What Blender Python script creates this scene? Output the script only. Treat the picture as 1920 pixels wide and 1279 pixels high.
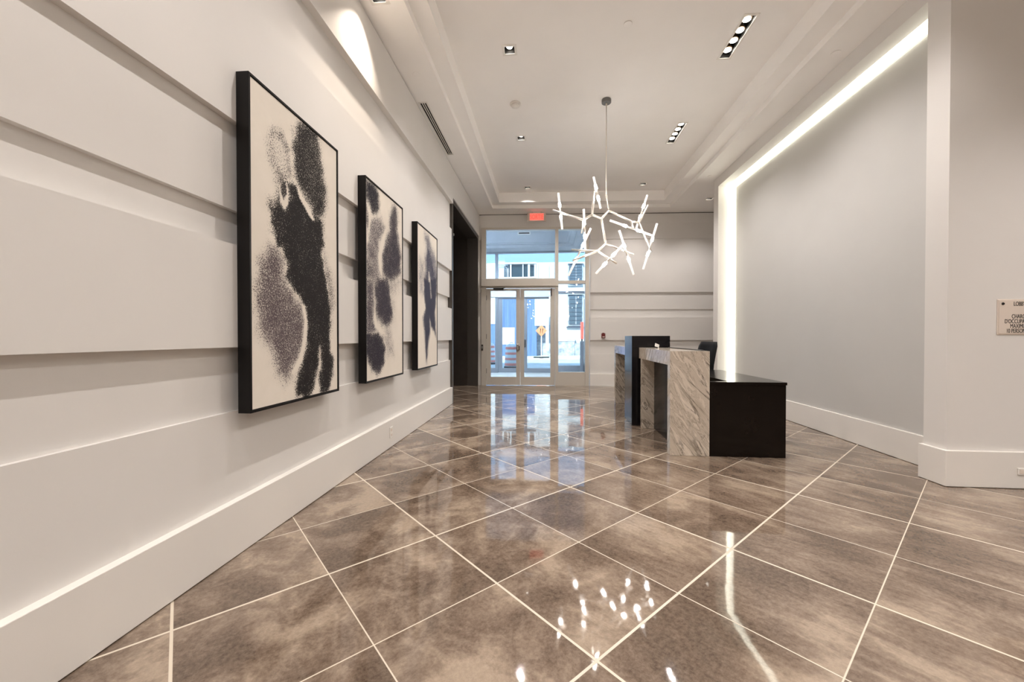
import bpy, bmesh, math, random
import numpy as np
from mathutils import Vector, Matrix

for o in list(bpy.data.objects):
    bpy.data.objects.remove(o)
S = bpy.context.scene
C = bpy.data.collections.new('lobby'); S.collection.children.link(C)
R = math.radians
random.seed(4)

# ------------------------------------------------------------------ camera, world, sun, exposure
cd = bpy.data.cameras.new('camera'); cam = bpy.data.objects.new('camera', cd); C.objects.link(cam)
cd.sensor_width = 36; cd.lens = 746 / 1920 * 36; cd.clip_start = 0.02; cd.clip_end = 300
cam.location = (0, 0, 1.2); cam.rotation_euler = (R(90 - 0.6), 0, R(5.06))
S.camera = cam
S.view_settings.view_transform = 'Standard'; S.view_settings.look = 'None'
S.view_settings.gamma = 1; S.view_settings.use_curve_mapping = False
S.view_settings.exposure = 1.82
S.cycles.diffuse_bounces = 8; S.cycles.max_bounces = 14

W = bpy.data.worlds.new('world'); S.world = W; W.use_nodes = True
bg = W.node_tree.nodes['Background']
bg.inputs['Color'].default_value = (0.42, 0.66, 1.0, 1); bg.inputs['Strength'].default_value = 0.55

sd = bpy.data.lights.new('sun', 'SUN'); sun = bpy.data.objects.new('sun', sd); C.objects.link(sun)
sd.energy = 2.8; sd.angle = R(1.5); sd.color = (1, 0.97, 0.92)
sun.rotation_euler = (R(48), 0, R(-18))

LAMP = (1.0, 0.945, 0.915)
E_SPOT = 42.0      # recessed square downlights
E_LIN = 13.0       # each lamp of the four-lamp fixtures
E_WASH = 30.0
E_STRIP = 1.25
E_TUBE = 30.0
E_VEST = 170.0

# ------------------------------------------------------------------ node helpers
def mat(name, col=(.8, .8, .8), rough=.5, metal=0., spec=.5, emit=None, estr=0.):
    m = bpy.data.materials.new(name); m.use_nodes = True
    b = m.node_tree.nodes['Principled BSDF']
    b.inputs['Base Color'].default_value = (*col, 1); b.inputs['Roughness'].default_value = rough
    b.inputs['Metallic'].default_value = metal; b.inputs['Specular IOR Level'].default_value = spec
    if emit:
        b.inputs['Emission Color'].default_value = (*emit, 1); b.inputs['Emission Strength'].default_value = estr
    return m

class NT:
    def __init__(s, m):
        s.t = m.node_tree; s.n = s.t.nodes; s.l = s.t.links; s.b = s.n['Principled BSDF']
    def new(s, k, **kw):
        x = s.n.new(k)
        for a, v in kw.items(): setattr(x, a, v)
        return x
    def link(s, a, b): s.l.new(a, b)
    def setin(s, sock, v):
        if hasattr(v, 'is_output') or isinstance(v, bpy.types.NodeSocket): s.l.new(v, sock)
        else: sock.default_value = v
    def math(s, op, a, b=0., c=0., clamp=False):
        x = s.new('ShaderNodeMath', operation=op, use_clamp=clamp)
        for i, v in enumerate((a, b, c)): s.setin(x.inputs[i], v)
        return x.outputs[0]
    def mix(s, f, a, b, mode='MIX'):
        x = s.new('ShaderNodeMix', data_type='RGBA', blend_type=mode)
        s.setin(x.inputs[0], f)
        for i, v in ((6, a), (7, b)):
            if isinstance(v, tuple): v = (*v, 1) if len(v) == 3 else v
            s.setin(x.inputs[i], v)
        return x.outputs[2]
    def ramp(s, f, a, b):          # linear step a..b -> 0..1
        x = s.new('ShaderNodeMapRange', clamp=True)
        s.setin(x.inputs[0], f); x.inputs[1].default_value = a; x.inputs[2].default_value = b
        return x.outputs[0]
    def noise(s, vec, scale, detail=3, rough=.5, dist=0.):
        x = s.new('ShaderNodeTexNoise'); s.setin(x.inputs['Vector'], vec)
        x.inputs['Scale'].default_value = scale; x.inputs['Detail'].default_value = detail
        x.inputs['Roughness'].default_value = rough; x.inputs['Distortion'].default_value = dist
        return x.outputs['Fac']
    def comb(s, x, y, z=0.):
        c = s.new('ShaderNodeCombineXYZ')
        for i, v in enumerate((x, y, z)): s.setin(c.inputs[i], v)
        return c.outputs[0]
    def obj(s): return s.new('ShaderNodeTexCoord').outputs['Object']
    def sep(s, v):
        x = s.new('ShaderNodeSeparateXYZ'); s.link(v, x.inputs[0]); return x.outputs
    def bump(s, h, strength, dist=.01):
        x = s.new('ShaderNodeBump'); x.inputs['Strength'].default_value = strength
        x.inputs['Distance'].default_value = dist; s.link(h, x.inputs['Height'])
        s.link(x.outputs[0], s.b.inputs['Normal'])

M = {}
def paint(name, col, rough=.55):
    m = mat(name, col, rough, spec=.35); t = NT(m); v = t.obj()
    n = t.noise(v, 2.2, 4); c = t.mix(n, tuple(x * .965 for x in col), tuple(min(1, x * 1.03) for x in col))
    t.link(c, t.b.inputs['Base Color']); t.bump(t.noise(v, 260, 2), .06, .002)
    return m
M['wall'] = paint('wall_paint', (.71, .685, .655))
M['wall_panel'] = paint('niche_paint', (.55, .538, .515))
M['ceil'] = paint('ceiling_paint', (.93, .905, .875), .7)
M['base'] = paint('baseboard_paint', (.76, .725, .68), .4)
M['white'] = mat('white_plastic', (.8, .77, .72), .4)
M['black'] = mat('black_interior', (.012, .011, .010), .6)
M['reflector'] = mat('lamp_reflector', (.25, .16, .09), .35, .6)
M['lamp'] = mat('lamp_glow', (1, 1, 1), .5, emit=(1, .93, .82), estr=6)
M['strip'] = mat('light_strip', (1, 1, 1), .5, emit=(1.0, 1.0, .84), estr=E_STRIP)
M['tube'] = mat('glowing_glass_tube', (.8, .78, .74), .3, emit=(1, .94, .86), estr=.22)
M['tubehot'] = mat('tube_lamp', (1, 1, 1), .3, emit=(1, .95, .90), estr=E_TUBE)
M['chrome'] = mat('polished_nickel', (.86, .81, .74), .32, .85)
M['canopy'] = mat('brushed_canopy', (.20, .195, .19), .4, .7)
M['frame'] = mat('picture_frame', (.006, .005, .005), .4, spec=.22)
M['darkmetal'] = mat('dark_bronze', (.045, .036, .031), .42, .35)
M['casing'] = mat('grey_bronze_casing', (.085, .075, .066), .4, .5)
M['alu'] = mat('champagne_aluminium', (.60, .555, .49), .4, .25)
M['alud'] = mat('gap_shade_and_hardware', (.03, .026, .022), .6)  # dark door hardware, and the strips that imitate shade in the ceiling gaps
M['steel'] = mat('satin_steel', (.45, .42, .38), .3, .9)
M['blackwood'] = mat('black_stained_panel', (.0065, .0045, .0035), .16, spec=.22)
M['pylon'] = mat('satin_black_metal', (.010, .009, .011), .22, .3, spec=.4)
M['leather'] = mat('black_leather', (.008, .008, .009), .5, spec=.12)
M['plastic'] = mat('black_plastic', (.012, .012, .012), .35)
M['red'] = mat('red_enamel', (.12, .006, .006), .35)
M['text'] = mat('black_lettering', (.012, .010, .009), .5)
M['plaque'] = mat('engraved_plate', (.70, .61, .53), .35)
M['exit'] = mat('exit_face', (.9, .2, .15), .4, emit=(1, .16, .12), estr=.26)
M['exitt'] = mat('exit_letters', (.8, .1, .06), .4, emit=(.60, .03, .02), estr=.27)

# glass
g = bpy.data.materials.new('clear_glass'); g.use_nodes = True; n_ = g.node_tree.nodes; l_ = g.node_tree.links
n_.remove(n_['Principled BSDF'])
tr = n_.new('ShaderNodeBsdfTransparent'); tr.inputs[0].default_value = (.90, .95, .97, 1)
gl = n_.new('ShaderNodeBsdfGlossy'); gl.inputs['Roughness'].default_value = .01
fr = n_.new('ShaderNodeFresnel'); fr.inputs[0].default_value = 1.45
mx = n_.new('ShaderNodeMixShader'); l_.new(fr.outputs[0], mx.inputs[0]); l_.new(tr.outputs[0], mx.inputs[1]); l_.new(gl.outputs[0], mx.inputs[2])
l_.new(mx.outputs[0], n_['Material Output'].inputs[0])
M['glass'] = g

# floor tiles laid diagonally
m = mat('polished_porcelain_tile', (.3, .25, .2), .1, spec=.6); t = NT(m); x, y, z = t.sep(t.obj())
r2 = math.sqrt(.5)
u = t.math('MULTIPLY', t.math('ADD', x, y), r2); v = t.math('MULTIPLY', t.math('SUBTRACT', y, x), r2)
P = .605
def linedist(w, off, per):      # distance to the nearest line of a family
    q = t.math('DIVIDE', t.math('SUBTRACT', w, off), per)
    f = t.math('ABSOLUTE', t.math('SUBTRACT', q, t.math('ROUND', q)))
    return t.math('MULTIPLY', f, per)
def line(w, off, per, half): return t.ramp(linedist(w, off, per), half + .0012, half - .0006)
gr = t.math('MAXIMUM', t.math('MAXIMUM', line(u, 1.179, 2 * P, .0052), line(v, .918, 2 * P, .0052)),
            t.math('MAXIMUM', line(u, 1.179 + P, 2 * P, .0024), line(v, .918 + P, 2 * P, .0024)))
cu = t.math('FLOOR', t.math('DIVIDE', t.math('SUBTRACT', u, 1.179), P)); cv = t.math('FLOOR', t.math('DIVIDE', t.math('SUBTRACT', v, .918), P))
wn = t.new('ShaderNodeTexWhiteNoise', noise_dimensions='2D'); t.link(t.comb(cu, cv), wn.inputs['Vector'])
rnd = wn.outputs['Value']
su = t.math('ADD', u, t.math('MULTIPLY', rnd, 7.3)); sv = t.math('ADD', v, t.math('MULTIPLY', rnd, 3.1))
cloud = t.noise(t.comb(su, sv, rnd), 3.4, 8, .62, .6)
cloud2 = t.noise(t.comb(su, sv, 4.), 9., 6, .7, 1.2)
strat = t.noise(t.comb(t.math('MULTIPLY', su, 5.), t.math('MULTIPLY', sv, 1.5), rnd), 1., 9, .68, 1.2)
strat2 = t.noise(t.comb(t.math('MULTIPLY', su, 18.), t.math('MULTIPLY', sv, 3.4), 2.), 1., 6, .65, 1.)
side = t.ramp(t.math('ADD', x, t.math('MULTIPLY', t.math('SUBTRACT', rnd, .5), .8)), -.1, .9)
a_ = t.math('ADD', t.math('MULTIPLY', cloud, .72), t.math('MULTIPLY', cloud2, .28))
b_ = t.math('ADD', t.math('MULTIPLY', a_, .35), t.math('ADD', t.math('MULTIPLY', strat, .45), t.math('MULTIPLY', strat2, .2)))
mixf = t.new('ShaderNodeMix', data_type='FLOAT'); t.link(side, mixf.inputs[0]); t.link(a_, mixf.inputs[2]); t.link(b_, mixf.inputs[3])
k = t.ramp(t.math('ADD', mixf.outputs[0], t.math('MULTIPLY', t.math('SUBTRACT', t.noise(t.comb(su, sv, 6.), 1.7, 2), .5), .55)), .39, .62)
cr = t.new('ShaderNodeValToRGB'); t.link(k, cr.inputs[0])
e = cr.color_ramp.elements; e[0].position = 0; e[0].color = (.062, .040, .027, 1); e[1].position = 1; e[1].color = (.36, .285, .215, 1)
for p_, c_ in ((.3, (.12, .083, .060, 1)), (.62, (.205, .153, .114, 1))):
    q_ = e.new(p_); q_.color = c_
speck = t.ramp(t.noise(t.comb(su, sv, 9.), 46., 7, .78), .38, .64)
col = t.mix(.32, cr.outputs[0], t.mix(speck, (.10, .068, .048), (.36, .28, .21)))
col = t.mix(gr, col, (.58, .51, .41))
t.link(col, t.b.inputs['Base Color'])
t.link(t.math('ADD', t.math('MULTIPLY', gr, .4), t.math('ADD', .012, t.math('MULTIPLY', cloud2, .05))), t.b.inputs['Roughness'])
t.bump(t.math('ADD', t.math('MULTIPLY', t.noise(t.comb(u, v), 7., 2), .9), t.math('MULTIPLY', gr, -.25)), .07, .006)
M['floor'] = m

# veined marble
def marble(name, sx=1.):
    m = mat(name, (.6, .55, .48), .1, spec=.5); t = NT(m); x, y, z = t.sep(t.obj())
    d = t.math('ADD', t.math('MULTIPLY', t.math('ADD', x, y), .86), t.math('MULTIPLY', z, .58))
    e_ = t.math('SUBTRACT', t.math('MULTIPLY', t.math('ADD', x, y), -.5), t.math('MULTIPLY', z, -.86))
    vec = t.comb(t.math('MULTIPLY', d, 5.6), t.math('MULTIPLY', e_, 1.0), 1.)
    n1 = t.noise(vec, 1.3, 9, .62, .7); n2 = t.noise(vec, 2.8, 8, .68, .8); n3 = t.noise(t.comb(x, z, y), 2., 3)
    v1 = t.ramp(t.math('ABSOLUTE', t.math('SUBTRACT', n1, .5)),   .03, .0)
    v2 = t.ramp(t.math('ABSOLUTE', t.math('SUBTRACT', n2, .52)), .03, .0)
    v1 = t.math('MULTIPLY', v1, t.ramp(n3, .36, .52)); v2 = t.math('MULTIPLY', v2, t.ramp(n3, .66, .42))
    c = t.mix(t.ramp(n2, .3, .75), (.46, .39, .31), (.78, .70, .60))
    c = t.mix(t.math('MULTIPLY', v2, .65), c, (.20, .15, .105)); c = t.mix(t.math('MULTIPLY', v1, .85), c, (.085, .062, .045))
    t.link(c, t.b.inputs['Base Color']); return m
M['marble'] = marble('veined_marble')

# dark brown metal wall of the passage, with soft wear
t = NT(M['darkmetal']); nn = t.noise(t.obj(), 3., 5, .6)
t.link(t.mix(nn, (.030, .023, .019), (.062, .050, .043)), t.b.inputs['Base Color'])
t = NT(M['blackwood']); nn = t.noise(t.obj(), 6., 5, .6)
t.link(t.mix(nn, (.004, .0025, .002), (.012, .008, .006)), t.b.inputs['Base Color'])

# ink on canvas: soft ink amount is stored on the canvas mesh, the grain is procedural
def inkmat(name, dark, grey):
    m = mat(name, (.8, .75, .7), .75, spec=.2); t = NT(m)
    at = t.new('ShaderNodeAttribute', attribute_name='ink'); rr = t.sep(at.outputs['Vector'])
    v = t.obj(); n1 = t.noise(v, 120, 4, .8); n2 = t.noise(v, 9, 4, .6)
    thr = t.math('ADD', t.math('MULTIPLY', t.math('SUBTRACT', n1, .5), 3.2), t.math('MULTIPLY', t.math('SUBTRACT', n2, .5), .5))
    f = t.ramp(t.math('SUBTRACT', rr[0], thr), .30, .66)
    f = t.math('MULTIPLY', f, t.ramp(rr[0], .02, .16))
    c = t.mix(rr[1], dark, grey)
    soft = t.math('MULTIPLY', t.math('MULTIPLY', rr[0], rr[1]), .55)
    pc = t.mix(soft, t.mix(n2, (.70, .64, .555), (.78, .72, .64)), grey)
    t.link(t.mix(f, pc, c), t.b.inputs['Base Color']); return m
M['ink1'] = inkmat('ink_canvas_warm_black', (.017, .014, .014), (.13, .098, .108))
M['ink2'] = inkmat('ink_canvas_violet', (.014, .012, .020), (.105, .085, .108))
M['ink3'] = inkmat('ink_canvas_blue', (.014, .015, .032), (.12, .12, .18))

# street materials
def rough_mat(name, c1, c2, scale, rough=.8, stretch=(1, 1, 1)):
    m = mat(name, c1, rough, spec=.3); t = NT(m); a = t.sep(t.obj())
    vec = t.comb(*[t.math('MULTIPLY', a[i], stretch[i]) for i in range(3)])
    t.link(t.mix(t.ramp(t.noise(vec, scale, 6, .65), .35, .65), c1, c2), t.b.inputs['Base Color']); return m
M['concrete'] = rough_mat('pale_concrete', (.55, .55, .52), (.72, .72, .70), 1.5)
M['stucco'] = rough_mat('white_panel', (.60, .61, .60), (.80, .80, .79), 1.2, stretch=(3, 1, .6))
M['limestone'] = rough_mat('limestone', (.52, .54, .54), (.72, .73, .70), 1.)
M['greystone'] = rough_mat('grey_stone', (.22, .24, .27), (.55, .57, .58), 3.5)
M['hoard'] = rough_mat('blue_corrugated_metal', (.10, .17, .34), (.17, .27, .48), 1., .5, (9, 1, .3))
M['lead'] = mat('leaded_frame', (.07, .08, .11), .5)
M['winglass'] = mat('street_window_glass', (.10, .14, .17), .08, spec=.8)
M['darkglass'] = mat('dark_window_glass', (.03, .05, .06), .08, spec=.8)
M['asphalt'] = rough_mat('street_paving', (.38, .38, .37), (.55, .55, .54), 2.)
M['orange'] = mat('orange_road_sign', (.85, .30, .13), .5)
M['coneo'] = mat('orange_drum_band', (.95, .30, .24), .5)
M['conew'] = mat('white_drum_band', (.85, .85, .85), .4)
M['rubber'] = mat('black_rubber', (.02, .02, .02), .7)
M['vest'] = rough_mat('vestibule_plaster', (.50, .52, .55), (.56, .58, .61), 2.)
M['vestpale'] = mat('pale_header', (.72, .70, .72), .5)
M['greyalu'] = mat('grey_aluminium', (.30, .31, .34), .4, .4)

# ------------------------------------------------------------------ mesh helpers
def box(bm, x0, x1, y0, y1, z0, z1, rot=0., piv=None):
    vs = [bm.verts.new((x, y, z)) for x in (x0, x1) for y in (y0, y1) for z in (z0, z1)]
    for f in ((0, 1, 3, 2), (4, 6, 7, 5), (0, 4, 5, 1), (2, 3, 7, 6), (0, 2, 6, 4), (1, 5, 7, 3)):
        bm.faces.new([vs[i] for i in f])
    if rot: bmesh.ops.rotate(bm, verts=vs, cent=piv or ((x0 + x1) / 2, (y0 + y1) / 2, 0), matrix=Matrix.Rotation(rot, 3, 'Z'))
    return vs
def frame_axes(d):
    d = d.normalized(); a = Vector((0, 0, 1)) if abs(d.z) < .9 else Vector((1, 0, 0))
    s = d.cross(a).normalized(); return s, d.cross(s).normalized()
def tube(bm, p, q, r0, r1=None, seg=14, caps=True):
    p = Vector(p); q = Vector(q); r1 = r0 if r1 is None else r1
    s, w = frame_axes(q - p)
    A = [bm.verts.new(p + (s * math.cos(2 * math.pi * i / seg) + w * math.sin(2 * math.pi * i / seg)) * r0) for i in range(seg)]
    B = [bm.verts.new(q + (s * math.cos(2 * math.pi * i / seg) + w * math.sin(2 * math.pi * i / seg)) * r1) for i in range(seg)]
    for i in range(seg):
        f = bm.faces.new((A[i], A[(i + 1) % seg], B[(i + 1) % seg], B[i])); f.smooth = True
    if caps: bm.faces.new(A[::-1]); bm.faces.new(B)
def lathe(bm, prof, c=(0, 0, 0), seg=32):
    rings = []
    for r, z in prof:
        rings.append([bm.verts.new((c[0] + r * math.cos(2 * math.pi * i / seg), c[1] + r * math.sin(2 * math.pi * i / seg), c[2] + z)) for i in range(seg)])
    for a, b in zip(rings, rings[1:]):
        for i in range(seg):
            f = bm.faces.new((a[i], a[(i + 1) % seg], b[(i + 1) % seg], b[i])); f.smooth = True
    bm.faces.new(rings[0][::-1]); bm.faces.new(rings[-1])
def poly_prism(bm, pts, z0, z1):
    a = [bm.verts.new((x, y, z0)) for x, y in pts]; b = [bm.verts.new((x, y, z1)) for x, y in pts]
    n = len(pts)
    bm.faces.new(a[::-1]); bm.faces.new(b)
    for i in range(n): bm.faces.new((a[i], a[(i + 1) % n], b[(i + 1) % n], b[i]))
def quad(bm, *pts): bm.faces.new([bm.verts.new(p) for p in pts])

def obj(name, bm, m, parent=None, loc=None, rot=None, bevel=0., seg=2, fix=True):
    if fix: bmesh.ops.recalc_face_normals(bm, faces=bm.faces)
    me = bpy.data.meshes.new(name); bm.to_mesh(me); bm.free()
    o = bpy.data.objects.new(name, me); C.objects.link(o)
    for k in (m if isinstance(m, (list, tuple)) else [m]): me.materials.append(k)
    if parent is not None: o.parent = parent
    if loc: o.location = loc
    if rot: o.rotation_euler = rot
    if bevel:
        b = o.modifiers.new('bevel', 'BEVEL'); b.width = bevel; b.segments = seg; b.limit_method = 'ANGLE'; b.angle_limit = R(40)
    return o
def struct(name, bm, m, parent=None, **k):
    o = obj(name, bm, m, parent, **k)
    if parent is None: o['kind'] = 'structure'
    return o
def tag(o, label, cat, group=None):
    o['label'] = label; o['category'] = cat
    if group: o['group'] = group
    return o
def thing(name, label, cat, loc=(0, 0, 0), rz=0., group=None):
    o = bpy.data.objects.new(name, None); C.objects.link(o); o.empty_display_size = .1
    o.location = loc; o.rotation_euler = (0, 0, rz); return tag(o, label, cat, group)
def BM(): return bmesh.new()
def part(name, m, parent, *boxes, **k):
    bm = BM()
    for b in boxes: box(bm, *b)
    return obj(name, bm, m, parent, **k)
def copy_tree(o, parent=None):
    c = o.copy(); C.objects.link(c); c.parent = parent
    for ch in [q for q in bpy.data.objects if q.parent == o]: copy_tree(ch, c)
    return c
def text_mesh(name, body, size, m, parent, loc, rot, sx=1., ext=.0008, align='CENTER'):
    cu = bpy.data.curves.new(name, 'FONT'); cu.body = body; cu.size = size; cu.align_x = align; cu.extrude = ext
    o = bpy.data.objects.new(name, cu); C.objects.link(o); bpy.context.view_layer.update()
    me = bpy.data.meshes.new_from_object(o.evaluated_get(bpy.context.evaluated_depsgraph_get()))
    bpy.data.objects.remove(o)
    r = bpy.data.objects.new(name, me); C.objects.link(r); me.materials.clear(); me.materials.append(m)
    r.parent = parent; r.location = loc; r.rotation_euler = rot; r.scale = (sx, 1, 1); return r
def spot(parent, loc, energy, angle=110, blend=.6, rad=.014, rot=(0, 0, 0), color=LAMP):
    l = bpy.data.lights.new('lamp_light', 'SPOT'); l.energy = energy; l.spot_size = R(angle); l.spot_blend = blend
    l.shadow_soft_size = rad; l.color = color
    o = bpy.data.objects.new('lamp_light', l); C.objects.link(o); o.parent = parent; o.location = loc; o.rotation_euler = rot
    return o

# ------------------------------------------------------------------ the setting: floor
bm = BM(); box(bm, -4.3, 8, -5, 9.83, -.12, 0); struct('floor', bm, M['floor'])

# left wall of boards at different depths: (z0, z1, x of the face)
BOARDS = [(.30, .787, -1.730), (.787, 1.143, -1.755), (1.143, 1.705, -1.700), (1.705, 1.905, -1.772),
          (1.905, 2.380, -1.740), (2.380, 3.122, -1.700), (3.122, 3.575, -1.735), (3.575, 4.192, -1.672)]
OPN = (7.07, 9.62, 3.60)     # opening of the passage: near y, far y, head height
bm = BM()
for z0, z1, fx in BOARDS:
    for ya, yb in ((-5, OPN[0] - .075), (OPN[1] + .06, 9.80)):
        if z0 < 3.575 : box(bm, -1.95, fx, ya, yb, z0, z1)
box(bm, -1.95, -1.672, -5, 9.80, 3.68, 4.192)
box(bm, -1.95, -1.672, -5, OPN[0] - .075, 3.575, 3.68); box(bm, -1.95, -1.672, OPN[1] + .06, 9.80, 3.575, 3.68)
box(bm, -1.95, -1.80, -5, OPN[0] - .075, 0, 3.6); box(bm, -1.95, -1.75, -5, 9.8, 4.192, 4.24)
struct('wall_left', bm, M['wall'])
bm = BM(); box(bm, -1.80, -1.687, -5, OPN[0] - .075, 0.004, .30); box(bm, -1.80, -1.687, OPN[1] + .06, 9.70, .004, .30)
struct('baseboard_left', bm, M['base'], bevel=.003)

bm = BM(); box(bm, -1.75, -1.70, -5, 9.74, 4.193, 4.209); struct('gap_shade_left', bm, M['alud'])  # dark strip standing in for the shade between left wall and ceiling
# dark bronze casing and passage behind the opening
bm = BM(); ya, yb, zt = OPN
box(bm, -1.95, -1.690, ya - .075, ya, 0, zt + .08); box(bm, -1.95, -1.690, yb, yb + .06, 0, zt + .08)
box(bm, -1.95, -1.690, ya, yb, zt, zt + .08)
struct('trim_1', bm, M['casing'], bevel=.002)
bm = BM()
box(bm, -4.3, -1.95, yb, yb + .06, 0, zt + .05); box(bm, -4.3, -1.95, ya - .075, ya, 0, zt + .05)
box(bm, -4.3, -1.95, ya, yb, zt, zt + .05); box(bm, -4.36, -4.3, ya - .075, yb + .06, 0, zt + .05)
struct('wall_passage', bm, M['darkmetal'])
o = thing('door_sensor', 'small bright metal sensor high inside the near jamb of the dark passage', 'sensor', (-1.70, 7.075, 3.05))
part('housing', M['steel'], o, (-.04, .02, 0, .045, -.02, .02), bevel=.004); part('lens', M['black'], o, (-.03, .012, .045, .05, -.012, .012))

# back wall, turned very slightly: local x runs along it, local y is depth
BW = dict(loc=(-1.62, 9.72, 0), rot=(0, 0, math.atan(.049)))
BB = [(.295, .785, -.012), (.785, 1.122, .006), (1.122, 1.678, -.040), (1.678, 1.872, .022),
      (1.872, 2.285, .004), (2.285, 3.06, -.030), (3.06, 3.59, -.004), (3.59, 3.96, -.022), (3.96, 4.192, -.030)]
bm = BM()
for z0, z1, fy in BB:
    box(bm, 2.665, 9.6, fy + .045, .35, z0, z1)
    box(bm, -.10, .0, fy * .5 + .03, .35, z0, z1)
box(bm, -.10, .0, .02, .35, 0, .295); box(bm, 0, 2.665, .005, .35, 3.88, 4.192); box(bm, 2.665, 9.6, .10, .35, 0, 4.24); box(bm, -.1, 2.665, .05, .35, 4.192, 4.24)
bw = struct('wall_far', bm, M['wall'], **BW)
bm = BM(); box(bm, 2.662, 9.6, -.015, .2, .004, .295); struct('baseboard_far', bm, M['base'], bevel=.003, **BW)

bm = BM(); box(bm, -.05, 9.6, .02, .09, 4.193, 4.209); struct('gap_shade_far', bm, M['alud'], **BW)  # shade of the far ceiling joint, put in as a dark strip

# ------------------------------------------------------------------ right side: lit niche
bm = BM()
box(bm, 3.20, 3.372, 7.82, 8.00, 0, 4.24); box(bm, 3.20, 3.95, 8.00, 8.02, 0, 4.24)            # far end
box(bm, 3.20, 3.95, 3.49, 3.685, 0, 4.24)           # pillar
box(bm, 3.20, 3.372, 3.685, 7.82, 4.03, 4.24); box(bm, 3.372, 3.95, 3.685, 8.0, 4.14, 4.24)        # lintel
box(bm, 3.80, 3.95, 3.685, 8.0, 0, 4.14)           # back
box(bm, 3.95, 8.0, 3.49, 3.70, 0, 4.24)             # wall that turns to the right
box(bm, 3.95, 8.0, 7.82, 8.02, 0, 4.24)
struct('wall_right', bm, M['wall'])
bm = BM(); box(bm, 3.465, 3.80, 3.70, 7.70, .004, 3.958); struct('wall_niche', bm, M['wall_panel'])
bm = BM(); box(bm, 3.44, 3.470, 3.70, 7.70, .004, .285); struct('baseboard_niche', bm, M['base'], bevel=.003)
bm = BM()
poly_prism(bm, [(3.172, 3.462), (8, 3.462), (8, 3.52), (3.23, 3.52), (3.23, 3.70), (3.172, 3.70)], .004, .29)
struct('baseboard_right', bm, M['base'], bevel=.003)
# light strip: slanted glowing channel round the floating panel
ls = thing('light_strip', 'glowing white strip of light bordering the recessed panel of the right wall', 'light strip', (3.452, 5.7, 0))
a0 = (3.452,)
for q in (((3.452, 3.72, 4.12), (3.452, 7.70, 4.12), (3.452, 7.70, 3.962), (3.452, 3.72, 3.962)),
          ((3.452, 7.702, 4.12), (3.452, 7.98, 4.12), (3.452, 7.98, .006), (3.452, 7.702, .006))):
    bm = BM(); quad(bm, *[(p[0] - a0[0], p[1] - 5.7, p[2]) for p in q]); o = obj('glowing_strip', bm, M['strip'], ls)
    sm = o.modifiers.new('solid', 'SOLIDIFY'); sm.thickness = .004; sm.offset = 0

# ------------------------------------------------------------------ ceiling with a stepped coffer
ZS, ZL, ZM = 4.21, 4.29, 4.51
dls = [(-.437, y) for y in (-1.6, .5, 2.55, 4.605, 6.644, 8.869 - .02)] + [(2.068, 8.86)]
lins = [(2.088, y) for y in (-1.6, .5, 2.55, 4.645, 6.715)]
sof_dl = [(3.518, 9.04), (-1.50, 3.43), (-1.50, -.6), (4.3, 1.7), (4.3, -.4), (6.0, 1.0)]
HD = .058                                                   # half of a downlight opening
def holed(bm, x0, x1, y0, y1, z, holes, up=.03):
    hs = [h for h in holes if h[0] > x0 and h[1] < x1 and h[2] > y0 and h[3] < y1]
    xs = sorted({x0, x1, *[h[0] for h in hs], *[h[1] for h in hs]}); ys = sorted({y0, y1, *[h[2] for h in hs], *[h[3] for h in hs]})
    for xa, xb in zip(xs, xs[1:]):
        for ya, yb in zip(ys, ys[1:]):
            cx, cy = (xa + xb) / 2, (ya + yb) / 2
            if any(h[0] < cx < h[1] and h[2] < cy < h[3] for h in hs): continue
            quad(bm, (xa, ya, z), (xa, yb, z), (xb, yb, z), (xb, ya, z))
H = [(x - HD, x + HD, y - HD, y + HD) for x, y in dls + sof_dl] + [(x - .056, x + .056, y - .315, y + .315) for x, y in lins]
H.append((-1.635, -1.555, 5.03, 6.48))                      # slot of the air vent
bm = BM()
OX0, OX1, IX0, IX1, YN = -1.28, 2.84, -1.10, 2.63, -3.0
holed(bm, -1.75, OX0, -5, 9.29, ZS, H); holed(bm, OX1, 8, -5, 9.29, ZS, H); holed(bm, OX0, OX1, -5, YN, ZS, H)
quad(bm, (-1.75, 9.29, ZS), (-1.75, 10.3, ZS), (8, 10.3, ZS), (8, 9.55, ZS), (OX1, 9.55, ZS), (OX0, 9.29, ZS))
quad(bm, (OX1, 9.29, ZS), (OX1, 9.55, ZS), (8, 9.55, ZS), (8, 9.29, ZS))
holed(bm, IX0, IX1, YN + .2, 9.12, ZM, H)
bm.faces.new([bm.verts.new(p) for p in ((IX0, 9.12, ZM), (IX1, 9.28, ZM), (IX1, 9.12, ZM))])
oc = [(OX0, YN), (OX1, YN), (OX1, 9.55), (OX0, 9.29)]; ic = [(IX0, YN + .2), (IX1, YN + .2), (IX1, 9.28), (IX0, 9.12)]
for i in range(4):
    j = (i + 1) % 4
    quad(bm, (*oc[i], ZS), (*oc[j], ZS), (*oc[j], ZL), (*oc[i], ZL))
    quad(bm, (*oc[i], ZL), (*oc[j], ZL), (*ic[j], ZL), (*ic[i], ZL))
    quad(bm, (*ic[i], ZL), (*ic[j], ZL), (*ic[j], ZM), (*ic[i], ZM))
struct('ceiling', bm, M['ceil'], fix=False)
bm = BM(); box(bm, -4.5, 8.2, -5.2, 13.5, 4.66, 4.9)  # unseen roof slab added to keep sunlight from leaking in
box(bm, -4.5, -4.36, -5.2, 13.5, -.1, 4.66); box(bm, 8.0, 8.2, -5.2, 13.5, -.1, 4.66)
struct('sun_block_shell', bm, M['concrete'])
bm = BM(); box(bm, -4.36, 8, -5.2, -5, 0, 4.66); struct('wall_near', bm, M['wall'])

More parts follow.
